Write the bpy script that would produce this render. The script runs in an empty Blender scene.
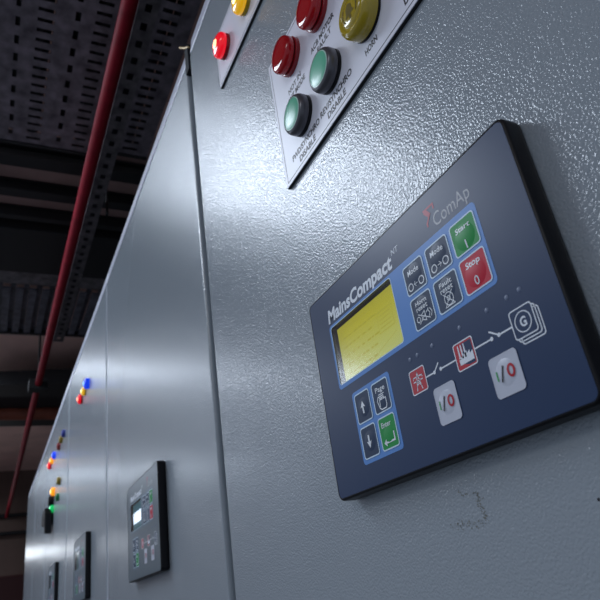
import bpy, bmesh, math, random
from mathutils import Vector, Matrix
random.seed(7)
sc = bpy.context.scene
col = sc.collection
MM = 0.001
WALL = 0.010            # world y of the door fronts; the controller face stands 10 mm proud of it

# ------------------------------------------------------------------ materials
def new_mat(name):
    m = bpy.data.materials.new(name); m.use_nodes = True
    return m, m.node_tree, m.node_tree.nodes['Principled BSDF']

def mat(name, rgb, rough=0.5, metal=0.0, emit=None, estr=0.0, coat=0.0, spec=0.5, var=0.0, vscale=30, bump=0.0, bscale=300, trans=0.0):
    m, nt, b = new_mat(name)
    b.inputs['Base Color'].default_value = (*rgb, 1)
    b.inputs['Roughness'].default_value = rough
    b.inputs['Metallic'].default_value = metal
    b.inputs['Specular IOR Level'].default_value = spec
    b.inputs['Coat Weight'].default_value = coat
    b.inputs['Coat Roughness'].default_value = 0.08
    b.inputs['Transmission Weight'].default_value = trans
    if emit:
        b.inputs['Emission Color'].default_value = (*emit, 1)
        b.inputs['Emission Strength'].default_value = estr
    tc = nt.nodes.new('ShaderNodeTexCoord')
    if var > 0:
        n = nt.nodes.new('ShaderNodeTexNoise'); n.inputs['Scale'].default_value = vscale; n.inputs['Detail'].default_value = 4
        nt.links.new(tc.outputs['Object'], n.inputs['Vector'])
        r = nt.nodes.new('ShaderNodeValToRGB')
        r.color_ramp.elements[0].color = (*[c * (1 - var) for c in rgb], 1)
        r.color_ramp.elements[1].color = (*[min(1, c * (1 + var)) for c in rgb], 1)
        r.color_ramp.elements[0].position = .3; r.color_ramp.elements[1].position = .7
        nt.links.new(n.outputs['Fac'], r.inputs['Fac']); nt.links.new(r.outputs['Color'], b.inputs['Base Color'])
    if bump > 0:
        n = nt.nodes.new('ShaderNodeTexNoise'); n.inputs['Scale'].default_value = bscale; n.inputs['Detail'].default_value = 2
        nt.links.new(tc.outputs['Object'], n.inputs['Vector'])
        bp = nt.nodes.new('ShaderNodeBump'); bp.inputs['Strength'].default_value = 1; bp.inputs['Distance'].default_value = bump
        nt.links.new(n.outputs['Fac'], bp.inputs['Height']); nt.links.new(bp.outputs['Normal'], b.inputs['Normal'])
    return m

def powder_coat(name, rgb):
    """orange-peel powder coat: two noise scales drive the bump"""
    m, nt, b = new_mat(name)
    b.inputs['Base Color'].default_value = (*rgb, 1)
    b.inputs['Roughness'].default_value = 0.17
    b.inputs['Specular IOR Level'].default_value = 0.5
    tc = nt.nodes.new('ShaderNodeTexCoord')
    n1 = nt.nodes.new('ShaderNodeTexNoise'); n1.inputs['Scale'].default_value = 800; n1.inputs['Detail'].default_value = 1.5; n1.inputs['Roughness'].default_value = .5
    n2 = nt.nodes.new('ShaderNodeTexNoise'); n2.inputs['Scale'].default_value = 420; n2.inputs['Detail'].default_value = 1
    for n in (n1, n2): nt.links.new(tc.outputs['Object'], n.inputs['Vector'])
    rp = nt.nodes.new('ShaderNodeValToRGB'); rp.color_ramp.interpolation = 'EASE'
    rp.color_ramp.elements[0].position = .10; rp.color_ramp.elements[1].position = .72
    vo = nt.nodes.new('ShaderNodeTexVoronoi'); vo.feature = 'SMOOTH_F1'; vo.inputs['Scale'].default_value = 760; vo.inputs['Smoothness'].default_value = .6
    wp = nt.nodes.new('ShaderNodeVectorMath'); wp.operation = 'MULTIPLY_ADD'; wp.inputs[1].default_value = (.0012, .0012, .0012)
    nt.links.new(n1.outputs['Color'], wp.inputs[0]); nt.links.new(tc.outputs['Object'], wp.inputs[2]); nt.links.new(wp.outputs[0], vo.inputs['Vector'])
    nt.links.new(vo.outputs['Distance'], rp.inputs['Fac'])
    mx = nt.nodes.new('ShaderNodeMath'); mx.operation = 'MULTIPLY_ADD'; mx.inputs[1].default_value = .35
    nt.links.new(n2.outputs['Fac'], mx.inputs[0]); nt.links.new(rp.outputs['Color'], mx.inputs[2])
    bp = nt.nodes.new('ShaderNodeBump'); bp.inputs['Strength'].default_value = 1; bp.inputs['Distance'].default_value = 0.00012
    nt.links.new(mx.outputs[0], bp.inputs['Height']); nt.links.new(bp.outputs['Normal'], b.inputs['Normal'])
    return m

M = dict(
    door=powder_coat('grey powder coat', (.30, .345, .385)),
    frame=mat('lit frame paint', (.62, .65, .76), .30, bump=.0001, bscale=250),  # paler than the doors: light on the leaning strip painted in
    body=mat('cabinet inner', (.03, .032, .037), .6),
    seal=mat('rubber seal and gap shade', (.012, .015, .02), .7, spec=.15),
    plinth=mat('plinth', (.04, .04, .045), .6),
    black=mat('black plastic', (.004, .004, .006), .38, spec=.25, bump=.00003, bscale=900),
    navy=mat('navy membrane', (.012, .036, .105), .36, bump=.00001, bscale=1500, spec=.36),
    navykey=mat('dark key', (.018, .042, .098), .42, spec=.3),
    farface=mat('membrane with glancing sheen', (.10, .14, .17), .34), farfield=mat('blue field with glancing sheen', (.10, .16, .22), .34),  # far units: glancing reflection on navy and blue painted into the colour
    blue=mat('blue membrane', (.10, .27, .66), .38, spec=.35),
    keyline=mat('key outline', (.62, .80, .95), .4),
    green=mat('green key', (.008, .30, .06), .42, spec=.28),
    red=mat('red key', (.56, .008, .035), .42, spec=.28),
    red2=mat('red print', (.50, .012, .03), .35),
    white=mat('white print', (.78, .84, .92), .4),
    bright=mat('key print', (.80, .86, .92), .4),
    grey=mat('grey key', (.56, .60, .70), .30),
    greenprint=mat('green print', (.0, .35, .05), .4),
    blackprint=mat('black print', (.02, .02, .03), .4),
    led=mat('unlit led', (.13, .17, .27), .4),
    logored=mat('logo red', (.42, .02, .06), .4),
    logogrey=mat('logo grey', (.42, .44, .48), .4),
    well=mat('display well', (.004, .005, .008), .25),
    pixels=mat('lcd pixels', (.34, .33, .03), .3, emit=(.38, .36, .03), estr=.66),
    plate=mat('label plate', (.80, .82, .92), .38, bump=.00001, bscale=800),
    plateedge=mat('plate black core', (.006, .006, .008), .4),
    engrave=mat('engraving', (.012, .012, .02), .5),
    redlens=mat('red lens', (.34, .001, .005), .07, coat=.0, spec=.55, emit=(.5, .0, .01), estr=.05),
    redbase=mat('red lens base', (.30, .004, .012), .25),
    yellens=mat('yellow buzzer', (.46, .34, .012), .22, coat=.5),
    greencap=mat('green cap', (.10, .40, .27), .30, emit=(.12, .5, .32), estr=.10),
    greenrim=mat('green rim', (.55, .80, .70), .3),
    bezel=mat('bezel metal', (.11, .11, .125), .30, metal=.4, bump=.00003, bscale=400),
    redon=mat('lit red', (.6, .0, .01), .2, emit=(1, .005, .02), estr=.6, coat=.5),
    redcore=mat('lit red core', (1, .3, .2), .2, emit=(1, .30, .15), estr=4),
    yelon=mat('lit yellow', (.6, .4, .0), .2, emit=(1, .5, .01), estr=.5, coat=.5),
    yelcore=mat('lit yellow core', (1, .8, .3), .2, emit=(1, .75, .15), estr=4),
    bluon=mat('lit blue', (.0, .03, .6), .2, emit=(.005, .06, 1), estr=.6, coat=.5),
    blucore=mat('lit blue core', (.3, .5, 1), .2, emit=(.1, .35, 1), estr=2.5),
    oraon=mat('lit amber', (.6, .25, .0), .2, emit=(1, .35, .01), estr=.8, coat=.5),
    oracore=mat('lit amber core', (1, .6, .2), .2, emit=(1, .6, .1), estr=6),
    greon=mat('lit green', (.0, .4, .1), .2, emit=(.0, .7, .15), estr=.5, coat=.5),
    grecore=mat('lit green core', (.3, 1, .5), .2, emit=(.1, 1, .35), estr=4),
    redoff=mat('dim red', (.25, .01, .01), .3), yeldim=mat('dim yellow', (.3, .2, .01), .3), bluoff=mat('dim blue', (.01, .03, .3), .3), gremirror=mat('dim green', (.0, .2, .05), .3),
    redpipe=mat('red pipe paint', (.26, .006, .018), .6, spec=.2, var=.2, vscale=20),
    galv=mat('galvanised', (.19, .165, .19), .5, metal=.3, var=.45, vscale=25),
    galvdark=mat('galvanised channel', (.17, .155, .165), .5, metal=.3, var=.4, vscale=30),
    cable=mat('cable sheath', (.004, .004, .005), .6),
    concrete=mat('brown soffit', (.72, .46, .40), .9, var=.2, vscale=2),
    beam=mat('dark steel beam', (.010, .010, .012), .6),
    ribbed=mat('ribbed deck', (.10, .10, .125), .5, var=.5, vscale=18),
    farwall=mat('far wall', (.13, .085, .07), .9, var=.2, vscale=1.5),
    sidewall=mat('side wall', (.05, .045, .045), .9, var=.2, vscale=2),
    floor=mat('floor paint', (.10, .10, .10), .5, var=.2, vscale=3),
    rust=mat('rust pipe', (.22, .055, .03), .6, var=.3, vscale=8),
    brass=mat('brass wire', (.42, .30, .14), .4, metal=.5),
    steel=mat('steel handle', (.45, .46, .50), .3, metal=.6),
    stain=mat('glue residue', (.17, .175, .145), .6, var=.3, vscale=200),
)

def pane_mat():
    m = bpy.data.materials.new('clear display window'); m.use_nodes = True; nt = m.node_tree; nt.nodes.clear()
    o = nt.nodes.new('ShaderNodeOutputMaterial'); mx = nt.nodes.new('ShaderNodeMixShader'); t = nt.nodes.new('ShaderNodeBsdfTransparent')
    g = nt.nodes.new('ShaderNodeBsdfGlossy'); g.inputs['Roughness'].default_value = .17; fr = nt.nodes.new('ShaderNodeFresnel'); fr.inputs['IOR'].default_value = 2.1
    nt.links.new(fr.outputs[0], mx.inputs[0]); nt.links.new(t.outputs[0], mx.inputs[1]); nt.links.new(g.outputs[0], mx.inputs[2]); nt.links.new(mx.outputs[0], o.inputs['Surface'])
    return m
M['pane'] = pane_mat()
def lcd_mat(name, c0, c1, estr):
    """backlit screen: warm yellow-green, lamp glare painted in as a paler bottom"""
    m, nt, b = new_mat(name)
    tc = nt.nodes.new('ShaderNodeTexCoord'); sp = nt.nodes.new('ShaderNodeSeparateXYZ')
    nt.links.new(tc.outputs['Generated'], sp.inputs[0])
    r = nt.nodes.new('ShaderNodeValToRGB')
    r.color_ramp.elements[0].color = (*c0, 1); r.color_ramp.elements[1].color = (*c1, 1)
    r.color_ramp.elements[0].position = .0; r.color_ramp.elements[1].position = .8
    nt.links.new(sp.outputs['Z'], r.inputs['Fac'])
    nt.links.new(r.outputs['Color'], b.inputs['Emission Color']); nt.links.new(r.outputs['Color'], b.inputs['Base Color'])
    b.inputs['Emission Strength'].default_value = estr; b.inputs['Roughness'].default_value = .25
    return m
M['lcd'] = lcd_mat('yellow lcd', (.42, .46, .16), (.40, .38, .035), .75)
M['lcdglare'] = mat('white lcd glare', (.7, .8, .9), .3, emit=(.75, .85, 1), estr=1.6)
M['lcdteal'] = mat('teal lcd', (.05, .16, .20), .3, emit=(.05, .16, .2), estr=.5)

# ------------------------------------------------------------------ mesh helpers
class MB:
    def __init__(s): s.v = []; s.f = []
    def add(s, vs, fs):
        o = len(s.v); s.v += [tuple(v) for v in vs]; s.f += [tuple(i + o for i in f) for f in fs]; return s
    def box(s, x0, x1, y0, y1, z0, z1):
        return s.add([(x0,y0,z0),(x1,y0,z0),(x1,y1,z0),(x0,y1,z0),(x0,y0,z1),(x1,y0,z1),(x1,y1,z1),(x0,y1,z1)],
                     [(0,3,2,1),(4,5,6,7),(0,1,5,4),(1,2,6,5),(2,3,7,6),(3,0,4,7)])
    def prism(s, loop, yb, yf, back=True):
        n = len(loop)
        vs = [(x, yf, z) for x, z in loop] + [(x, yb, z) for x, z in loop]
        fs = [tuple(range(n))] + [(i, i + n, (i + 1) % n + n, (i + 1) % n) for i in range(n)]
        if back: fs.append(tuple(reversed(range(n, 2 * n))))
        return s.add(vs, fs)
    def poly(s, loop, y):
        return s.add([(x, y, z) for x, z in loop], [tuple(range(len(loop)))])
    def strips(s, loops):
        """loops of equal length [(x,y,z)...] joined by quads"""
        n = len(loops[0]); vs = [v for l in loops for v in l]
        fs = [(k*n+i, (k+1)*n+i, (k+1)*n+(i+1) % n, k*n+(i+1) % n) for k in range(len(loops)-1) for i in range(n)]
        return s.add(vs, fs)
    def lathe(s, prof, cx=0, cz=0, n=40, cap0=False, cap1=True):
        loops = [[(cx + r*math.cos(2*math.pi*i/n), y, cz + r*math.sin(2*math.pi*i/n)) for i in range(n)] for r, y in prof]
        o = len(s.v); s.strips(loops)
        if cap1: s.f.append(tuple(o + (len(prof)-1)*n + i for i in range(n)))
        if cap0: s.f.append(tuple(reversed([o + i for i in range(n)])))
        return s
    def line(s, pts, w, y):
        for (x0, z0), (x1, z1) in zip(pts, pts[1:]):
            y -= .006      # keep joints from lying in one plane
            d = Vector((x1-x0, z1-z0)); l = d.length
            if l < 1e-9: continue
            d /= l; nx, nz = -d.y*w/2, d.x*w/2; ex, ez = d.x*w*.4, d.y*w*.4
            s.poly([(x0-ex+nx, z0-ez+nz), (x0-ex-nx, z0-ez-nz), (x1+ex-nx, z1+ez-nz), (x1+ex+nx, z1+ez+nz)], y)
        return s
    def ring(s, lo, li, y):
        n = len(lo)
        return s.add([(x, y, z) for x, z in lo] + [(x, y, z) for x, z in li], [(i, (i+1) % n, (i+1) % n + n, i+n) for i in range(n)])
    def tube(s, pts, r, n=14):
        pts = [Vector(p) for p in pts]; loops = []
        for i, p in enumerate(pts):
            d = (pts[min(i+1, len(pts)-1)] - pts[max(i-1, 0)]).normalized()
            a = d.cross(Vector((0,0,1)));
            if a.length < .1: a = d.cross(Vector((1,0,0)))
            a.normalize(); b = d.cross(a)
            loops.append([tuple(p + a*r*math.cos(2*math.pi*k/n) + b*r*math.sin(2*math.pi*k/n)) for k in range(n)])
        o = len(s.v); s.strips(loops)
        s.f.append(tuple(reversed([o+k for k in range(n)]))); s.f.append(tuple(o+(len(pts)-1)*n+k for k in range(n)))
        return s
    def build(s, name, m, parent=None, scale=1.0, smooth=0, bevel=0.0, segs=2, fix=True):
        me = bpy.data.meshes.new(name)
        me.from_pydata([(x*scale, y*scale, z*scale) for x, y, z in s.v], [], s.f)
        if fix:
            bm = bmesh.new(); bm.from_mesh(me); bmesh.ops.recalc_face_normals(bm, faces=bm.faces); bm.to_mesh(me); bm.free()
        me.materials.append(M[m] if isinstance(m, str) else m)
        if smooth:
            for p in me.polygons: p.use_smooth = True
            me.set_sharp_from_angle(angle=math.radians(smooth))
        o = bpy.data.objects.new(name, me); col.objects.link(o)
        if parent: o.parent = parent
        if bevel:
            b = o.modifiers.new('bevel', 'BEVEL'); b.width = bevel; b.segments = segs; b.limit_method = 'ANGLE'; b.harden_normals = False
        return o

def flat_up(o):
    """flat print: make every face look toward -y"""
    bm = bmesh.new(); bm.from_mesh(o.data)
    bm.normal_update()
    for f in bm.faces:
        if f.normal.y > 0: f.normal_flip()
    bm.to_mesh(o.data); bm.free(); return o

def rrect(x0, x1, z0, z1, r, n=6):
    L = []
    for cx, cz, a0 in ((x1-r, z1-r, 0), (x0+r, z1-r, 90), (x0+r, z0+r, 180), (x1-r, z0+r, 270)):
        for k in range(n+1):
            a = math.radians(a0 + 90*k/n); L.append((cx + r*math.cos(a), cz + r*math.sin(a)))
    return L
def circle(cx, cz, r, n=24): return [(cx + r*math.cos(2*math.pi*i/n), cz + r*math.sin(2*math.pi*i/n)) for i in range(n)]

_tc = {}
def text_raw(txt, bold, res=3):
    k = (txt, bold)
    if k in _tc: return _tc[k]
    cu = bpy.data.curves.new('t', 'FONT'); cu.body = txt; cu.size = 1; cu.resolution_u = res; cu.offset = bold
    cu.fill_mode = 'FRONT'
    ob = bpy.data.objects.new('t', cu); col.objects.link(ob); bpy.context.view_layer.update()
    me = ob.evaluated_get(bpy.context.evaluated_depsgraph_get()).to_mesh()
    v = [(p.co.x, p.co.y) for p in me.vertices]; f = [tuple(p.vertices) for p in me.polygons]
    bpy.data.objects.remove(ob); bpy.data.curves.remove(cu)
    _tc[k] = (v, f); return v, f
def text(mb, txt, x0, x1, zb, cap, y, bold=0.0, shear=0.0, hf=None):
    """lettering fitted between x0 and x1 on baseline zb with cap height cap"""
    v, f = text_raw(txt, bold)
    xs = [a for a, b in v]; mx, mn = max(xs), min(xs); top = max(b for a, b in v)
    sx = (x1-x0)/(mx-mn); sz = cap/top
    out = []
    for a, b in v:
        z = zb + b*sz; x = x0 + (a-mn)*sx + shear*b*sz
        out.append((x, (y - hf(x, z)) if hf else y, z))
    mb.add(out, f); return mb

def tag(o, label, cat, group=None, kind=None):
    o['label'] = label; o['category'] = cat
    if group: o['group'] = group
    if kind: o['kind'] = kind
    return o
def empty(name, loc, label=None, cat=None, group=None):
    e = bpy.data.objects.new(name, None); e.empty_display_size = .02; e.location = loc; col.objects.link(e)
    if label: tag(e, label, cat, group)
    return e
def copy_tree(o, parent=None):
    c = o.copy(); col.objects.link(c)
    if parent: c.parent = parent
    for ch in list(o.children): copy_tree(ch, c)
    return c

# ------------------------------------------------------------------ generator controller (mm, face at y=-10, back at 0)
def make_controller(lcd_main='lcd'):
    root = empty('generator_controller', (0, WALL, 0))
    S = MM; F = -10.0
    # housing: black tray with rounded rim
    h = MB()
    def L(i, r, y): return [(x, y, z) for x, z in rrect(i, 180-i, i, 120-i, r)]
    h.strips([L(1.2, 3.6, 0), L(.2, 4.6, -1.2), L(0, 4.8, -3), L(0, 4.8, -8.8), L(.25, 4.6, -9.6), L(.9, 4.0, -10.1), L(1.3, 3.6, -10.1), L(1.5, 3.4, -9.8)])
    h.build('housing', 'black', root, S, smooth=50)
    # membrane face with the display opening left out
    f = MB(); f.ring(rrect(1.5, 178.5, 1.5, 118.5, 3.4), rrect(23, 87, 60, 94.7, 1.6), F)
    face = flat_up(f.build('face_membrane', 'navy', root, S))
    b = MB(); b.ring(rrect(21, 153.2, 57.4, 96.4, 2.5), rrect(23, 87, 60, 94.7, 1.6), F-.08)
    flat_up(b.build('blue_field', 'blue', root, S))
    b = MB(); b.poly(rrect(32.4, 69.6, 12.9, 51.6, 2.2), F-.08); flat_up(b.build('blue_field', 'blue', root, S))
    # display well
    w = MB(); lo = rrect(23, 87, 60, 94.7, 1.6)
    w.strips([[(x, F-.1, z) for x, z in lo], [(x, F+3.2, z) for x, z in lo]]); w.poly(lo, F+3.2)
    well = w.build('display_well', 'well', root, S)
    e = MB(); e.ring(rrect(22.6, 87.4, 59.6, 95.1, 1.8), lo, F-.12); flat_up(e.build('display_rim', 'keyline', well, S))
    s = MB(); s.box(25.0, 86.6, F+2.6, F+3.1, 60.4, 93.2)
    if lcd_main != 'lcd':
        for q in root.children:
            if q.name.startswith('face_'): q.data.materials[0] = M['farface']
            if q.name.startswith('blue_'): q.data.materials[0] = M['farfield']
    if lcd_main == 'lcd':
        scr = s.build('lcd_screen', 'lcd', root, S)
        px = MB()
        random.seed(3)
        for r_ in range(5):
            x = 31
            while x < 62:
                wd = random.uniform(1.5, 4)
                px.poly([(x, 63.5+r_*5.2), (x+wd, 63.5+r_*5.2), (x+wd, 64.6+r_*5.2), (x, 64.6+r_*5.2)], F+2.5); x += wd + random.uniform(.8, 3)
        px.line([(66, 84), (80, 84), (80, 73), (66, 73), (66, 84)], .5, F+2.5)
        for q in range(4): px.line([(68, 75.2+q*2.2), (78, 75.2+q*2.2)], .6, F+2.5)
        px.line([(31, 89.5), (62, 89.5)], .35, F+2.5); px.line([(50, 61.5), (80, 69)], .3, F+2.5)
        flat_up(px.build('lcd_readout_or_glare', 'pixels', scr, S))
    else:
        scr = s.build('lcd_screen', 'lcdteal', root, S)
        px = MB(); px.poly(rrect(27, 78, 69, 83, .8), F+2.5); flat_up(px.build('lcd_readout_or_glare', 'lcdglare', scr, S))  # white block paints the glare on the far screen
    pane = MB(); pane.poly(rrect(23.1, 86.9, 60.1, 94.6, 1.5), F+.15); flat_up(pane.build('display_window', M['pane'], root, S))
    # lettering
    t = MB(); text(t, 'MainsCompact', 21.6, 91.0, 98.4, 7.9, F-.06, bold=.036, shear=.16)
    text(t, 'NT', 92.4, 98.2, 104.2, 3.0, F-.06, shear=.16)
    flat_up(t.build('model_lettering', 'white', root, S))
    t = MB(); text(t, 'ComAp', 127.6, 152.4, 99.2, 6.8, F-.06); flat_up(t.build('logo_lettering', 'logogrey', root, S))
    t = MB(); t.line([(129.6, 108.6), (129.6, 110.8), (122.6, 110.8), (126.0, 107.0), (123.2, 103.6), (123.2, 102.4)], 1.0, F-.06)
    t.poly([(122.2, 109.6), (124.4, 111.0), (127, 107.1), (125, 106.2)], F-.13)
    flat_up(t.build('logo_mark', 'logored', root, S))
    # keys
    ko_h = {}
    def key(x0, x1, z0, z1, m, dome=None, line_m='keyline'):
        cx, cz = (x0+x1)/2, (z0+z1)/2
        dcx, dcz, dr, dh = dome or (cx, cz, 5.6, .4)
        def hf(x, z):
            q = math.hypot(x-dcx, z-dcz)/dr
            return dh*(1-q*q) if q < 1 else 0.0
        k = MB(); k.prism(rrect(x0, x1, z0, z1, 1.7), F-.05, F-.25)
        prof = [(dr*math.cos(a), F-.25-dh*(1-math.cos(a)**2)) for a in [math.radians(90*i/6) for i in range(6)]] 
        k.lathe([(max(r, .02), y) for r, y in prof] + [(.02, F-.25-dh)], dcx, dcz, 28)
        ko = k.build('key', m, root, S, smooth=30)
        o = MB(); o.ring(rrect(x0-.15, x1+.15, z0-.15, z1+.15, 1.85), rrect(x0+.5, x1-.5, z0+.5, z1-.5, 1.3), F-.30)
        flat_up(o.build('key_outline', line_m, ko, S))
        ko_h[ko.name] = lambda x, z: hf(x, z) + .25
        return ko, (lambda x, z: hf(x, z) + .30)
    def legend(ko, fn, m='bright', name='key_legend'):
        g = MB(); fn(g); g.v = [(x, F-.10-ko_h[ko.name](x, z)- .0008*(i//4 % 12), z) for i, (x, y, z) in enumerate(g.v)]; return flat_up(g.build(name, m, ko, S))
    def two(g, a, b, x0, x1, z, hf):
        w = x1-x0; text(g, a, x0+3.2, x1-3.2, z+11.0, 2.3, F, bold=.012, hf=hf)
        if b: text(g, b, x0+3.2, x1-3.2, z+8.2, 2.0, F, bold=.012, hf=hf)
    def ringline(g, cx, cz, r, w, y): g.ring(circle(cx, cz, r), circle(cx, cz, r-w), y)
    for (x0, x1), arrow in (((98.2, 113.8), -1), ((116.5, 132.6), 1)):
        ko, hf = key(x0, x1, 77.7, 92.9, 'navykey', ((x0+x1)/2, 86.4, 5.8, .42))
        cx = (x0+x1)/2
        def fn(g, x0=x0, x1=x1, hf=hf, cx=cx, arrow=arrow):
            text(g, 'Mode', x0+3.4, x1-3.6, 87.0, 2.8, F-.05, bold=.012, hf=hf)
            for sx in (-4.2, 4.2): ringline(g, cx+sx, 81.4, 2.1, .6, F-.33)
            g.line([(cx-1.2, 81.6), (cx+1.2, 81.6)], .4, F-.33)
            g.line([(cx+arrow*.2, 82.7), (cx+arrow*1.3, 81.6), (cx+arrow*.2, 80.5)], .4, F-.33)
        legend(ko, fn)
    ko, hf = key(135.2, 151.2, 77.7, 93.2, 'green', (143.2, 84.6, 6.2, .5))
    legend(ko, lambda g: (text(g, 'Start', 138.6, 147.8, 87.6, 2.7, F-.05, bold=.015, hf=hf), g.line([(143.2, 79.2), (143.2, 82.6)], .8, F-.95)))
    ko2, hf2 = key(135.2, 151.2, 59.6, 75.6, 'red', (143.2, 67.0, 6.2, .5))
    def fn(g):
        text(g, 'Stop', 138.8, 147.6, 70.4, 2.9, F-.05, bold=.015, hf=hf2)
        g.ring([(143.2+1.3*math.cos(a), 63.6+2.0*math.sin(a)) for a in [2*math.pi*i/20 for i in range(20)]], [(143.2+.7*math.cos(a), 63.6+1.4*math.sin(a)) for a in [2*math.pi*i/20 for i in range(20)]], F-1.25)
    legend(ko2, fn)
    ko, hf = key(98.2, 113.8, 59.6, 75.4, 'navykey', (106, 69, 5.6, .35))
    def fn(g):
        two(g, 'Horn', 'reset', 98.6, 113.4, 59.8, hf)
        g.line([(102.2, 62.2), (110.0, 66.8)], .45, F-.34); g.line([(102.2, 66.8), (110.0, 62.2)], .45, F-.34)
        ringline(g, 101.8, 64.4, 1.5, .45, F-.34); g.line([(104.6, 63.3), (107.2, 62.2), (107.2, 66.8), (104.6, 65.7), (104.6, 63.3)], .45, F-.34)
        g.line([(109.6, 63.0), (110.4, 64.5), (109.6, 66.0)], .4, F-.34); g.line([(111.0, 62.6), (112.0, 64.5), (111.0, 66.4)], .4, F-.34)
    legend(ko, fn)
    ko, hf = key(116.5, 132.6, 59.6, 75.4, 'navykey', (124.5, 69, 5.6, .35))
    def fn(g):
        two(g, 'Fault', 'reset', 117.2, 132.0, 59.8, hf)
        ringline(g, 124.5, 64.4, 3.1, .45, F-.34); g.line([(121.5, 61.4), (127.5, 67.4)], .4, F-.34); g.line([(121.5, 67.4), (127.5, 61.4)], .4, F-.34)
        ringline(g, 124.5, 64.6, 1.2, .4, F-.36); g.line([(121.3, 61.2), (127.7, 61.2)], .4, F-.34)
    legend(ko, fn)
    # navigation keys
    def arrowhead(g, cx, cz, d):
        g.poly([(cx-2.3, cz), (cx, cz+3.6*d), (cx+2.3, cz), (cx+.75, cz+.5*d), (cx-.75, cz+.5*d)], F-1.0)
        g.poly([(cx-.7, cz+.6*d), (cx-.7, cz-3.0*d), (cx+.7, cz-3.0*d), (cx+.7, cz+.6*d)], F-1.0)
    ko, hf = key(34.6, 49.2, 33.6, 49.6, 'navykey', (42.2, 41.5, 5.2, .35)); legend(ko, lambda g: arrowhead(g, 41.9, 41.2, 1))
    ko, hf = key(34.6, 49.2, 15.2, 31.4, 'navykey', (42.2, 23.5, 5.2, .35)); legend(ko, lambda g: arrowhead(g, 41.9, 23.5, -1))
    ko, hf = key(52.2, 67.2, 33.6, 49.6, 'navykey', (59.7, 40, 4.6, .25))
    def fn(g):
        text(g, 'Page', 55.4, 64, 44.2, 2.6, F-.05, bold=.012, hf=hf)
        for q in range(2): g.line([(57+q*1.2, 36+q*-.8+5.5), (61+q*1.2, 36+q*-.8+5.5)], .5, F-.74)
        g.line([(57.0, 41.5), (55.8, 39.8), (57.0, 36.0), (58.4, 35.0), (62.6, 35.0), (63.4, 36.5), (63.4, 40.0), (58, 40.0), (57.6, 36.6)], .6, F-.74)
        g.line([(58.0, 42.6), (62.4, 42.6)], .5, F-.5); g.line([(57.2, 41.6), (61.8, 41.6)], .5, F-.6)
    legend(ko, fn)
    ko, hf = key(52.2, 67.2, 15.2, 31.4, 'green', (59.7, 22, 4.6, .25))
    def fn(g):
        text(g, 'Enter', 54.8, 63.2, 26.2, 2.5, F-.05, bold=.012, hf=hf)
        g.line([(64.2, 22.4), (64.2, 18.6), (56.4, 18.6)], .9, F-.74); g.poly([(54.6, 18.6), (57.0, 20.4), (57.0, 16.8)], F-.74)
    legend(ko, fn)
    # mimic diagram
    g = MB()
    Y = F-.10
    g.line([(97, 38.1), (103.2, 38.1)], .7, Y); g.line([(108.0, 38.1), (118.4, 38.1)], .7, Y); g.line([(130.8, 38.1), (141.0, 38.1)], .7, Y); g.line([(145.4, 38.1), (152.4, 38.1)], .7, Y)
    for x in (103.2, 107.9, 141.2, 145.4): g.poly(circle(x, 38.1, .9, 12), Y-.02)
    g.line([(103.2, 38.1), (106.9, 41.2)], .7, Y); g.line([(145.4, 38.1), (140.8, 41.2)], .7, Y)
    for d in (2.6, 1.3):
        g.ring(rrect(152.7+d, 164.6+d, 32-d, 43.8-d, 1.4), rrect(153.2+d, 164.1+d, 32.5-d, 43.3-d, 1.1), Y)
    flat_up(g.build('mimic_line', 'white', root, S))
    g = MB(); g.poly(rrect(152.7, 164.6, 32, 43.8, 1.4), Y-.04); go = flat_up(g.build('generator_symbol', 'navy', root, S))
    g = MB(); g.ring(rrect(152.7, 164.6, 32, 43.8, 1.4), rrect(153.2, 164.1, 32.5, 43.3, 1.1), Y-.08)
    g.ring(circle(158.6, 37.9, 4.2), circle(158.6, 37.9, 3.75), Y-.08); text(g, 'G', 157.1, 160.2, 36.0, 3.8, Y-.08, bold=.03)
    flat_up(g.build('symbol_lettering', 'white', go, S))
    g = MB(); g.poly(rrect(85.2, 96.8, 33, 44.3, 1), Y); mo = flat_up(g.build('mains_symbol', 'red2', root, S))
    g = MB(); g.ring(rrect(85, 97, 32.8, 44.5, 1.2), rrect(85.5, 96.5, 33.3, 44.0, .9), Y-.05)
    for pts in ([(91, 42.6), (89.0, 34.4)], [(91, 42.6), (93.0, 34.4)], [(87.6, 40.6), (94.4, 40.6)], [(87.6, 38.6), (94.4, 38.6)], [(89.6, 38.6), (92.6, 36.2)], [(92.4, 38.6), (89.4, 36.2)], [(87.6, 40.6), (87.6, 39.8)], [(94.4, 40.6), (94.4, 39.8)]): g.line(pts, .5, Y-.05)
    flat_up(g.build('symbol_lettering', 'white', mo, S))
    g = MB(); g.poly(rrect(118.6, 130.8, 32.4, 44.2, 1), Y); lo_ = flat_up(g.build('load_symbol', 'red2', root, S))
    g = MB(); g.poly([(129.8, 33.4), (129.8, 43.2), (124, 43.2), (124, 40), (121.0, 36.2), (119.8, 35.6), (126, 33.4)], Y-.03); flat_up(g.build('symbol_field', 'navy', lo_, S))
    g = MB(); g.ring(rrect(118.4, 131, 32.2, 44.4, 1.2), rrect(118.9, 130.5, 32.7, 43.9, .9), Y-.06)
    g.poly([(120.6, 34.6), (129.6, 34.6), (129.6, 38.6), (127.8, 37.6), (127.8, 39.2), (126, 38.2), (126, 39.6), (124, 38.4), (120.6, 37.0)], Y-.06)
    for x in (120.9, 122.7, 124.5): g.poly([(x, 37), (x+1.0, 37), (x+.8, 43), (x+.2, 43)], Y-.06)
    flat_up(g.build('symbol_lettering', 'white', lo_, S))
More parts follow.
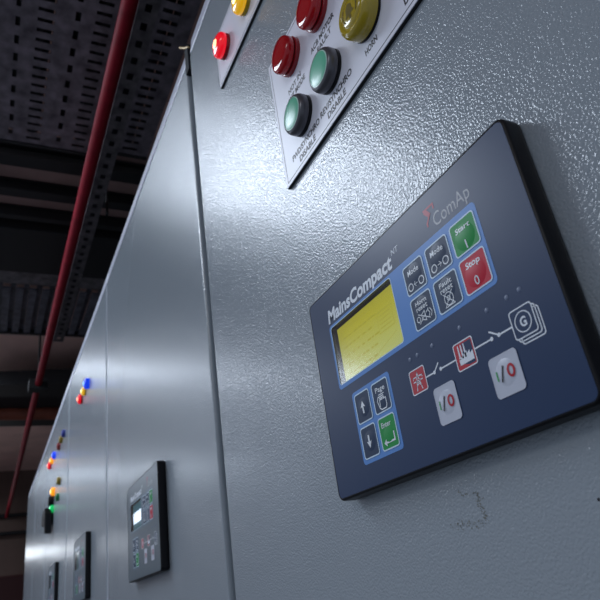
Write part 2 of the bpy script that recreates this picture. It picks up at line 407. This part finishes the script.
    # breaker keys I/0
    for x0, x1, z0, z1 in ((99.6, 114.0, 14.7, 31.0), (136.0, 151.2, 14.7, 30.7)):
        cx, cz = (x0+x1)/2, 23.4
        ko, hf = key(x0, x1, z0, z1, 'grey', (cx, cz, 5.4, .5), line_m='grey')
        g = MB(); g.add(*( [(cx-5.1, F-hf(cx-5.1, 21.2)-.15, 21.2), (cx-4.3, F-hf(cx-4.3, 21.2)-.15, 21.2), (cx-4.3, F-hf(cx-4.3, 25.0)-.15, 25.0), (cx-5.1, F-hf(cx-5.1, 25)-.15, 25.0)], [(0,1,2,3)])); flat_up(g.build('on_mark', 'greenprint', ko, S))
        g = MB(); g.line([(cx-2.4, 20.4), (cx-.4, 25.8)], .8, F-.9); flat_up(g.build('slash_mark', 'blackprint', ko, S))
        g = MB(); z_ = [(cx+3.1+a*1.9*math.cos(q), 23.2+(2.7 if a == 1 else 1.7)*math.sin(q)) for a in (1, .5) for q in [2*math.pi*i/20 for i in range(20)]]
        g.ring(z_[:20], z_[20:], 0); g.v = [(x, F-hf(x, z)-.15, z) for x, y, z in g.v]; flat_up(g.build('off_mark', 'red2', ko, S))
    for x in (88.3, 94.2, 105.8, 125.4, 142.8, 154.4, 161.2):
        g = MB(); g.lathe([(1.15, F-.02), (1.0, F-.15), (.5, F-.25)], x, 49.9, 14); g.build('indicator_led', 'led', root, S, smooth=60)
    return root

ctl = make_controller()
tag(ctl, 'large navy generator controller with yellow screen on the nearest cabinet door', 'controller')

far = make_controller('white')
far.location = (-.590, WALL, -.001)
tag(far, 'generator controller with painted white screen glare on the second cabinet door', 'controller')
for X, Z, lb in ((-1.180, 0.0, 'thin dark generator controller on the third cabinet door, seen at a low angle'),
                 (-1.765, 0.0, 'farthest visible narrow black generator controller on the fourth cabinet door')):
    c = copy_tree(far); c.location = (X, WALL, Z); tag(c, lb, 'controller')
    for ch in c.children:
        if ch.name.startswith('lcd_screen'):
            for g in list(ch.children): bpy.data.objects.remove(g)

# ------------------------------------------------------------------ cabinets
FLOOR = -1.50
DT = .022
seams = [.385, -.2175, -.818, -1.425, -2.03, -2.62, -3.20]
labs = ['nearest light grey cabinet, carrying the large yellow-screen controller and the label plate of buttons',
        'second light grey cabinet, left of the long dark door seam, with a controller showing painted screen glare',
        'third grey cabinet, with a bright blue, yellow and red lamp trio near its top',
        'fourth grey cabinet, with a dim and a bright lamp trio and a black lever handle',
        'fifth grey cabinet, plain, just before the end of the row',
        'farthest grey cabinet, at the end of the row with a pale handle on its side']
# door spans between the gaps: near gap measured 13 mm, the rest a little less
for i in range(6):
    x1, x0 = seams[i], seams[i+1]
    g = .0062 if i < 1 else .0040
    cx = (x0+x1)/2
    r = empty('electrical_cabinet', (cx, WALL, FLOOR), labs[i], 'cabinet', 'row of grey switchgear cabinets')
    a, b = x0-cx, x1-cx
    ga, gb = (.0062 if i < 2 else .004), (.0062 if i < 1 else .0062 if i == 1 else .004)
    body = MB().box(a+.001, b-.001, DT+.004, .60, .08, .594-FLOOR); body.build('cabinet_body', 'body', r)
    d = MB().box(a+(.0062 if i == 0 else .004), b-(.0062 if i == 1 else .004), 0, DT, .085, .5655-FLOOR); d.build('door', 'door', r, bevel=.0035, segs=3)
    # top frame strip: folded sheet leaning back slightly
    z0, z1 = .5700-FLOOR, .597-FLOOR
    t = MB().add([(a+g-.001, .001, z0), (b-g+.001, .001, z0), (b-g+.001, .0045, z1), (a+g-.001, .0045, z1),
                  (a+g-.001, .05, z0), (b-g+.001, .05, z0), (b-g+.001, .05, z1), (a+g-.001, .05, z1)],
                 [(0,1,2,3), (4,7,6,5), (0,4,5,1), (3,2,6,7), (0,3,7,4), (1,5,6,2)])
    t.build('top_frame', 'frame', r, bevel=.0015)
    MB().box(a+g, b-g, .0022, .02, .5660-FLOOR, .5698-FLOOR).build('top_gap_shade', 'seal', r)  # black strip painting the shade in the gap under the frame
    MB().box(a+.004, b-.004, .03, .59, 0, .08).build('plinth', 'plinth', r)
    s = MB().box(b-.0036, b+.0036, (.010 if i < 2 else .0012), DT+.003, .085, .5655-FLOOR); s.build('seal_or_lit_edge', 'seal' if i < 2 else 'frame', r)  # far seams: pale strip paints the light on the door edges
    if i == 5:
        h = MB().tube([(a-.001, .05, .30-FLOOR), (a-.05, .035, .30-FLOOR), (a-.25, .02, .295-FLOOR)], .010); h.build('side_handle', 'steel', r, smooth=60)

# folded black corner piece and brass wire on top of the first seam
o = MB().box(-.0062, .0058, 0, .02, -.044, -.003).build('corner_seal', 'seal'); o.location = (-.2175, WALL-.0015, .590)
tag(o, 'black rubber corner piece filling the gap above the first door seam', 'seal')
w = MB().tube([(.003, -.004, -.022), (-.008, -.005, -.012), (-.026, -.005, .008)], .0018, 8)
o = w.build('wire_tie', 'brass', None, smooth=60); o.location = (-.214, WALL+.004, .603)
tag(o, 'short brass coloured wire tie on top of the first cabinet seam', 'wire')

# ------------------------------------------------------------------ label plates
def plate(x0, x1, z0, z1, name, label, chamf=.0):
    r = empty(name, (x0, WALL, z0), label, 'label plate')
    W, H = (x1-x0)*1000, (z1-z0)*1000
    MB().box(0, W, -2.2, 0, 0, H).build('plate_core', 'plateedge', r, MM)
    f = MB(); f.prism([(0.15, .15), (W-.15, .15), (W-.15, H-.15), (.15, H-.15)], -2.2, -2.7); f.build('plate_face', 'plate', r, MM)
    g = MB(); c = 3.0
    g.line([(c, c), (W-c, c), (W-c, H-c), (c, H-c), (c, c)], .55, -2.78)
    flat_up(g.build('border_line', 'engrave', r, MM))
    return r
PX, PZ = -.0155, .2245
main_plate = plate(PX, .244, PZ, .3450, 'label_plate', 'large white engraved label plate holding red, green and yellow buttons')
def plate_text(r, rows):
    for txt, cx, zb, w, cap in rows:
        cx += 3.3; zb += 1.3
        g = MB(); text(g, txt, cx-w/2, cx+w/2, zb, cap, -2.8, bold=.028)
        flat_up(g.build('engraved_text', 'engrave', r, MM))
rows = [('NOT IN', 32.2, 66.5, 21, 4.6), ('AUT MODE', 33.0, 59.4, 29, 4.6), ('ACB MOTOR', 77.5, 68.0, 34, 4.6), ('FAULT', 78.4, 61.0, 20, 4.6),
        ('FWD/SYNCHRO', 33.2, 11.8, 43, 4.8), ('DISABLE', 34.0, 4.4, 25, 4.8), ('REV/SYNCHRO', 78.0, 12.6, 42, 4.8), ('DISABLE', 77.2, 5.2, 24, 4.8),
        ('HORN', 121.4, 9.4, 13, 4.4), ('DISABLE', 166.5, 5.4, 24, 4.8)]
plate_text(main_plate, rows)

up_plate = plate(-.1190, .06, .4230, .4900, 'label_plate', 'small grey label plate above the big one, holding the lit red and yellow lamps')

def dome_profile(r, y0, h, n=7): return [(r*math.cos(math.radians(90*i/n)), y0 - h*math.sin(math.radians(90*i/n))) for i in range(n)] + [(.05, y0-h)]

def red_lamp(x, z, label):
    r = empty('indicator_lamp', (x, WALL-.0027, z), label, 'indicator lamp')
    MB().lathe([(14.6, 0), (14.6, -4.5), (13.6, -5.5), (12.6, -5.6)], n=44).build('lamp_base', 'redbase', r, MM, smooth=40)
    MB().lathe([(12.9, -5.4), (12.9, -7)], n=44, cap1=False).build('dark_groove', 'black', r, MM, smooth=40)
    MB().lathe([(13.3, -6.8), (14.2, -8), (14.1, -13.5), (13.4, -16.2), (12.0, -17.6), (9.5, -18.3), (5, -18.8), (.05, -19.0)], n=44).build('lamp_lens', 'redlens', r, MM, smooth=50)
    return r
red_lamp(.0222, .3185, 'dark red unlit lamp above the NOT IN engraving, lowest red one on the big plate')
red_lamp(.0660, .3170, 'dark red unlit lamp above the ACB MOTOR FAULT engraving')

def green_button(x, z, label):
    r = empty('push_button', (x, WALL-.0027, z), label, 'push button', )
    MB().lathe([(14.6, 0), (14.6, -3.4), (13.2, -3.6)], n=44).build('button_gasket', 'black', r, MM, smooth=40)
    MB().lathe([(14.0, -3.4), (14.7, -4.6), (14.6, -9.5), (14.0, -12.5), (13.1, -14.3), (12.1, -14.8), (11.9, -14.0)], n=44, cap1=False).build('button_collar', 'bezel', r, MM, smooth=45)
    MB().lathe([(11.9, -14.2), (11.7, -15.0), (11.2, -15.2)], n=44, cap1=False).build('cap_rim', 'greenrim', r, MM, smooth=45)
    MB().lathe([(11.4, -14.2), (11.2, -15.0), (9.5, -15.8), (6.5, -16.4), (3, -16.7), (.05, -16.8)], n=44).build('button_cap', 'greencap', r, MM, smooth=50)
    return r
green_button(.0232, .2600, 'green push button in dark collar above the FWD/SYNCHRO engraving')
green_button(.0655, .2600, 'green push button in dark collar above the REV/SYNCHRO engraving')

for o_ in list(col.objects):
    if o_.name.startswith(('indicator_lamp', 'push_button')) and o_.type == 'EMPTY': o_.scale = (1, .62, 1)
# yellow buzzer
r = empty('alarm_buzzer', (.1115, WALL-.0027, .2590), 'round yellow alarm buzzer above the HORN engraving', 'buzzer')
r.scale = (1.02, .70, 1.04)
MB().lathe([(15.2, 0), (15.2, -2), (14.6, -2.4)], n=48).build('buzzer_base', 'black', r, MM, smooth=40)
MB().lathe([(14.8, -2), (15.3, -3), (15.2, -11), (14.4, -14.5), (12.6, -16.2), (11.2, -16.0), (10.6, -15.2), (9.6, -15.2), (8.8, -16.4), (5, -17.2), (.05, -17.4)], n=48).build('buzzer_cap', 'yellens', r, MM, smooth=50)
g = MB(); g.poly([(-4.5, -3), (4.5, -3), (3.2, -1), (2.8, 3), (0, 5.2), (-2.8, 3), (-3.2, -1)], -17.5); g.poly(circle(0, -4.4, 1.2), -17.5)
for a0 in (-40, 140):
    pts = [(7.2*math.cos(math.radians(a0+k*16)), 7.2*math.sin(math.radians(a0+k*16))) for k in range(6)]
    g.line(pts, .8, -17.1)
flat_up(g.build('bell_symbol', mat('buzzer print', (.16, .12, .01), .3), r, MM))

def pilot(x, z, on, core, label, group=None, s=1.0, y=WALL):
    if x < -1.2: s *= .85
    r = empty('indicator_lamp', (x, y, z), label, 'indicator lamp', group); r.scale = (s, s*.7, s)
    MB().lathe([(12.8, 0), (12.8, -4), (12.0, -5)], n=32).build('lamp_base', {'redon': 'redbase', 'yelon': 'yellens'}.get(on, on), r, MM, smooth=40)
    le = MB().lathe([(11.8, -4.5), (13.0, -6), (12.8, -10.5), (11.8, -13.5), (9.0, -15.6), (5, -16.8), (.05, -17.2)], n=32).build('lamp_lens', on, r, MM, smooth=50)
    if core: MB().lathe([(5.2, -16.5), (4.6, -17.3), (2.6, -17.8), (.05, -18.0)], n=20).build('glow_spot', core, le, MM, smooth=60)
    return r
pilot(-.0935, .4540, 'redon', 'redcore', 'brightly lit red lamp at the tip of the small upper label plate', y=WALL-.0027)
pilot(-.0370, .4510, 'yelon', 'yelcore', 'lit yellow lamp at the top edge of the photo, right of the lit red lamp', y=WALL-.0027)
G3 = 'lamp trio on the third cabinet'
pilot(-1.052, .4375, 'bluon', 'blucore', 'blue lamp, upper right one of the bright trio on the third cabinet', G3, .95)
pilot(-1.105, .4375, 'yelon', 'yelcore', 'yellow lamp between the blue and red lamps on the third cabinet', G3, .8)
pilot(-1.163, .4375, 'redon', 'redcore', 'red lamp, lower left one of the bright trio on the third cabinet', G3, .9)
G4 = 'lamps on the fourth cabinet'
pilot(-1.52, .452, 'bluoff', None, 'dim blue lamp nearest the top edge of the fourth cabinet', G4, 1.0)
pilot(-1.585, .452, 'yeldim', None, 'dim yellow lamp just below the dim blue one', G4, 1.0)
pilot(-1.65, .448, 'redoff', None, 'dim red lamp at the end of the dim trio', G4, 1.0)
pilot(-1.79, .455, 'bluon', 'blucore', 'bright blue lamp of the second lit trio, on the fourth cabinet', G4, 1.1)
pilot(-1.862, .455, 'oraon', 'oracore', 'amber lamp between the blue and red lamps of the fourth cabinet', G4, 1.0)
pilot(-1.935, .455, 'redon', 'redcore', 'bright red lamp of the second lit trio, on the fourth cabinet', G4, 1.15)
pilot(-1.62, .340, 'yeldim', None, 'dim yellow shape painting the single amber lamp reflected in the door', G4)  # stands in for the amber lamp mirrored in the door
pilot(-1.78, .340, 'oraon', 'oracore', 'single bright amber lamp in the middle of the fourth cabinet', G4, 1.2)
pilot(-1.64, .298, 'gremirror', None, 'dim green shape painting the bright green lamp reflected in the door', G4)  # stands in for the green lamp mirrored in the door
pilot(-1.80, .292, 'greon', 'grecore', 'single bright green lamp on the fourth cabinet', G4, 1.1)
o = MB().lathe([(15, 0), (15, -12), (13, -16)], n=28).build('push_button', 'black', None, MM, smooth=40); o.location = (-1.80, WALL, .316)
tag(o, 'black round button just above the bright green lamp', 'push button')
r = empty('lever_handle', (-1.84, WALL, .275), 'black lever handle under the green lamp on the fourth cabinet', 'handle')
MB().lathe([(26, 0), (26, -6), (22, -9)], n=28).build('handle_base', 'black', r, MM, smooth=40)
MB().prism([(-56, -14), (-44, 14), (40, 20), (62, 2), (66, -20), (72, -60), (30, -30), (-30, -26)], -6, -26).build('lever', 'black', r, MM, bevel=.002)  # lower right tail shapes in the reflection of the lever on the door

# glue residue left on the near door, and a small chip
def residue(name, quads, label):
    random.seed(11); g = MB()
    for (x0, z0), (x1, z1), n, sp in quads:
        for k in range(n):
            t = random.random(); x = x0+(x1-x0)*t+random.gauss(0, sp); z = z0+(z1-z0)*t+random.gauss(0, sp)
            rr = random.uniform(.12, .38); m_ = random.randint(5, 7); a0 = random.random()*6
            g.poly([(x+rr*random.uniform(.5, 1.4)*math.cos(a0+2*math.pi*i/m_), z+rr*random.uniform(.5, 1.4)*math.sin(a0+2*math.pi*i/m_)) for i in range(m_)], -.12)
    o = flat_up(g.build(name, 'stain', None, MM)); o.location = (0, WALL, 0); return tag(o, label, 'residue', kind='stuff')
residue('glue_residue', [((99, -13), (101.0, -25), 70, .9), ((78, -24), (100, -26), 60, .9), ((88, -12), (99, -14), 16, .7)], 'brownish square outline of old glue residue below the controller')
o = flat_up(MB().poly(circle(0, 0, .65, 9), -.12).build('paint_chip', 'engrave', None, MM)); o.location = (.1572, WALL, -.0268)
tag(o, 'small dark paint chip near the right edge of the near door', 'mark')

# ------------------------------------------------------------------ room
def struct(o): o['kind'] = 'structure'; return o
XW, XE, YN, YS, CEIL = -8.0, 2.2, 1.0, -3.2, 1.75
struct(MB().box(XW, XE, YS, YN, FLOOR-.1, FLOOR).build('floor', 'floor'))
struct(MB().box(XW, XE, YS, YN, CEIL, CEIL+.1).build('ceiling', 'concrete'))
struct(MB().box(XW-.1, XW, YS, YN, FLOOR, CEIL).build('wall_far', 'farwall'))
struct(MB().box(XW, XE, YN, YN+.1, FLOOR, CEIL).build('wall_back', 'sidewall'))

def slotted(x0, x1, y0, y1, z, cols, label, side=.045):
    """perforated tray floor: real holes. cols = list of (ya, yb, slot_x, pitch_x)"""
    r = empty('cable_tray', ((x0+x1)/2, (y0+y1)/2, z), label, 'cable tray', 'perforated cable trays under the ceiling')
    cx, cy = (x0+x1)/2, (y0+y1)/2
    g = MB(); y = y0
    for ya, yb, sl, pit in cols:
        if ya > y: g.box(x0-cx, x1-cx, y-cy, ya-cy, 0, .0015)
        x = x0
        while x < x1-.001:
            xe = min(x+pit-sl, x1); g.box(x-cx, xe-cx, ya-cy, yb-cy, 0, .0015); x += pit
        y = yb
    g.box(x0-cx, x1-cx, y-cy, y1-cy, 0, .0015)
    g.build('tray_floor', 'galv', r)
    MB().box(x0-cx, x1-cx, y0-cy, y0-cy+.002, .0016, side).build('side_rail', 'galv', r)
    MB().box(x0-cx, x1-cx, y1-cy-.002, y1-cy, .0016, side).build('side_rail', 'galv', r)
    MB().box(x0-cx-.012, x0-cx, y0-cy, y1-cy, -.004, side).build('end_bar', 'beam', r)
    return r
C1 = [(-.335, -.32, .03, .062), (-.275, -.235, .012, .034), (-.197, -.185, .03, .062), (-.145, -.103, .012, .034), (-.055, -.041, .03, .062), (-.005, .035, .012, .034)]
slotted(-1.43, .75, -.36, .07, 1.40, C1, 'wide dark perforated cable tray left of the red pipe')
slotted(-1.40, .75, .135, .245, 1.40, [(.155, .205, .014, .036)], 'narrow slotted cable tray between the red pipe and the cabinet tops')
for (ys, lb) in (([-.33, -.28, -.23, -.18, -.13, -.08, -.03, .02], 'wide'), ([.165, .215], 'narrow')):  # cables added behind the slots to keep the holes dark
    for k, y in enumerate(ys):
        o = MB().tube([(-1.38, 0, 0), (.74, 0, 0)], .0235, 8).build('power_cable', 'cable', None, smooth=60); o.location = (0, y, 1.4265)
        tag(o, 'black power cable added behind the slots of the %s perforated cable tray' % lb, 'cable', 'black cables in the %s cable tray' % lb)

r = empty('fire_pipe', (-3, .035, 1.20), 'long dark red pipe running under the ceiling along the cabinets', 'pipe')
MB().tube([(-4.9, 0, 0), (3.8, 0, 0)], .0185, 20).build('pipe_run', 'redpipe', r, smooth=60)
for x in (3.4,): MB().tube([(x-.03, 0, 0), (x+.03, 0, 0)], .024, 20).build('pipe_coupling', 'redpipe', r, smooth=60)
MB().box(-.30, -.22, -.05, .05, -.032, .032).build('pipe_clamp', 'beam', r, bevel=.005)
MB().tube([(-.26, 0, .02), (-.26, 0, CEIL-1.20)], .006, 8).build('hanger_rod', 'beam', r)

r = empty('strut_channel', (-1.1, .085, 1.235), 'grey perforated strut channel hanging beside the red pipe', 'channel')
g = MB(); x = -1.60
g.box(-1.6, 1.8, -.024, -.008, 0, .002); g.box(-1.6, 1.8, .008, .024, 0, .002)
while x < 1.8: g.box(x, x+.032, -.008, .008, 0, .002); x += .055
g.box(-1.6, 1.8, -.024, -.022, .002, .04); g.box(-1.6, 1.8, .022, .024, .002, .04)
g.build('channel_web', 'galvdark', r)
MB().box(-1.6, 1.8, -.02, .02, .03, .032).build('channel_liner', 'cable', r)
for x in (-.98, .1, 1.6): MB().tube([(x, 0, .03), (x, 0, CEIL-1.235)], .005, 8).build('hanger_rod', 'beam', r)

def across(name, x0, x1, z0, z1, m, label, cat, y0=-2.4, y1=.95, group=None):
    o = MB().box(x0, x1, y0, y1, z0, z1).build(name, m, None, bevel=.004); return tag(o, label, cat, group)
# I beams across the room
o = MB().box(-2.11, -1.46, -.50, .95, 1.556, 1.74).build('ceiling_soffit', mat('soffit paint', (.36, .235, .215), .9, var=.2, vscale=4), None)
tag(o, 'dull brown dropped soffit behind the thin dark beams, beyond the cable trays', 'soffit')
def ibeam(x, w, z0, label):
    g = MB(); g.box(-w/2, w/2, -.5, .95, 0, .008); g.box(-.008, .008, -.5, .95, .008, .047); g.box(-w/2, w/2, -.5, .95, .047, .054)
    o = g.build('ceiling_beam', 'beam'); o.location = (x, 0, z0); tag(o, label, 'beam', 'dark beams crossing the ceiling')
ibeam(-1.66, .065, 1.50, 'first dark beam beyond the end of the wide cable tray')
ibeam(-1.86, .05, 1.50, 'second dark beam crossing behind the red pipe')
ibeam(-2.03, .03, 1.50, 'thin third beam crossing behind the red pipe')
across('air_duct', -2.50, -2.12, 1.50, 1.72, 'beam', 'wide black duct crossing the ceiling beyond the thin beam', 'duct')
across('duct_flange', -2.66, -2.505, 1.52, 1.58, 'galvdark', 'dull grey flange along the far side of the black duct', 'flange')
r = empty('ribbed_deck', (-2.94, 0, 1.50), 'grey ribbed metal deck crossing the ceiling behind the red pipe', 'ceiling deck')
g = MB(); y = -1.2
while y < .9: g.box(-.27, .27, y, y+.035, 0, .01); g.box(-.27, .27, y+.035, y+.06, .02, .03); y += .06
g.build('deck_sheet', 'ribbed', r); MB().box(-.29, -.27, -1.2, .9, -.006, .04).build('edge_bar', 'beam', r)
# slanted dark beam and rusty pipe further off
g = MB().box(-.28, .28, -2.2, .9, 0, .10); o = g.build('roof_girder', 'beam'); o.location = (-4.35, 0, 1.49); o.rotation_euler = (0, 0, -.18)
tag(o, 'broad dark girder crossing far off beyond the ribbed deck', 'beam')
o = MB().tube([(0, -2.2, 0), (0, .95, 0)], .05, 16).build('rusty_pipe', 'rust', None, smooth=60); o.location = (-4.66, 0, 1.46)
tag(o, 'reddish brown pipe crossing the ceiling far off', 'pipe')
across('ceiling_duct', -5.15, -4.74, 1.50, 1.70, 'beam', 'black duct just beyond the reddish brown pipe', 'duct')
# far wall services
for z, lb in ((1.22, 'upper'), (1.02, 'lower')):
    o = MB().tube([(0, -1.5, 0), (0, .8, 0)], .022, 10).build('wall_conduit', 'beam', None, smooth=60); o.location = (-7.95, 0, z)
    tag(o, '%s thin dark conduit running across the far wall' % lb, 'conduit')
o = MB().box(-.3, .3, -.9, .5, 0, FLOOR*-1+.52).build('wall_panel', mat('dark red panel', (.05, .005, .006), .5), None, bevel=.01); o.location = (-7.65, 0, FLOOR)
tag(o, 'dark red box at the bottom left corner beyond the cabinet row', 'box')
# black trunking above the first cabinet
o = MB().box(-.62, .9, -.022, .022, 0, .05).build('cable_trunking', 'beam', None, bevel=.003); o.location = (-.14, .255, .93)
tag(o, 'black cable trunking hanging above the nearest cabinet top', 'trunking')
for x in (.0, .8): MB().tube([(x, .008, .05), (x, .008, CEIL-.93)], .004, 8).build('hanger_rod', 'beam', o)
g = MB().tube([(0, 0, 0), (-.10, .012, .30), (-.16, .012, .54)], .005, 8); o = g.build('brace_rod', 'beam', None); o.location = (-1.50, .125, 1.205)
tag(o, 'thin dark brace rod slanting beside the strut channel', 'rod')

# ------------------------------------------------------------------ light
def area(name, loc, target, sx, sy, power, rgb=(1, 1, 1)):
    l = bpy.data.lights.new(name, 'AREA'); l.shape = 'RECTANGLE'; l.size = sx; l.size_y = sy; l.energy = power; l.color = rgb
    o = bpy.data.objects.new(name, l); col.objects.link(o); o.location = loc
    d = Vector(target) - Vector(loc); o.rotation_euler = d.to_track_quat('-Z', 'Y').to_euler(); return o
area('ceiling_lamp', (-1.6, -1.25, 1.60), (-1.6, -1.25, 0), .65, 1.3, 35, (.76, .86, 1))
area('ceiling_lamp', (-4.35, -1.65, 1.60), (-4.35, -1.65, 0), .9, 2.6, 46, (.76, .86, 1))
area('ceiling_lamp', (-7.2, -1.9, 1.50), (-7.2, -1.9, 0), .4, 2.2, 30, (.76, .86, 1))
area('wall_lamp', (-7.3, -.55, .72), (-2.2, 0, .2), 1.0, .11, 1.3, (.85, .92, 1))
area('ceiling_lamp', (1.2, -2.6, 1.6), (0, 0, .1), 1.6, .5, 14, (.90, .95, 1))
w = bpy.data.worlds.new('room_world'); w.use_nodes = True; sc.world = w
w.node_tree.nodes['Background'].inputs[0].default_value = (.58, .67, .84, 1); w.node_tree.nodes['Background'].inputs[1].default_value = .43

# ------------------------------------------------------------------ camera (solved from the controller rectangle and the cabinet lines)
R = Matrix(((0.42023827, 0.89682568, -0.13821542), (-0.44238841, 0.06949671, -0.89412678), (-0.79227034, 0.43689119, 0.42595046)))
right, down, fwd = R[0], R[1], R[2]
cam = bpy.data.cameras.new('camera'); cam.sensor_width = 36; cam.sensor_fit = 'HORIZONTAL'; cam.lens = 36*608.88/600; cam.clip_start = .01; cam.clip_end = 60
co = bpy.data.objects.new('camera', cam); col.objects.link(co)
mw = Matrix.Identity(4)
for i in range(3):
    mw[i][0] = right[i]; mw[i][1] = -down[i]; mw[i][2] = -fwd[i]
mw.translation = Vector((0.306752904, -0.174153720, -0.0401047602))
co.matrix_world = mw
cam.dof.use_dof = True; cam.dof.focus_distance = .34; cam.dof.aperture_fstop = 26
sc.camera = co
sc.view_settings.view_transform = 'Standard'; sc.view_settings.look = 'None'
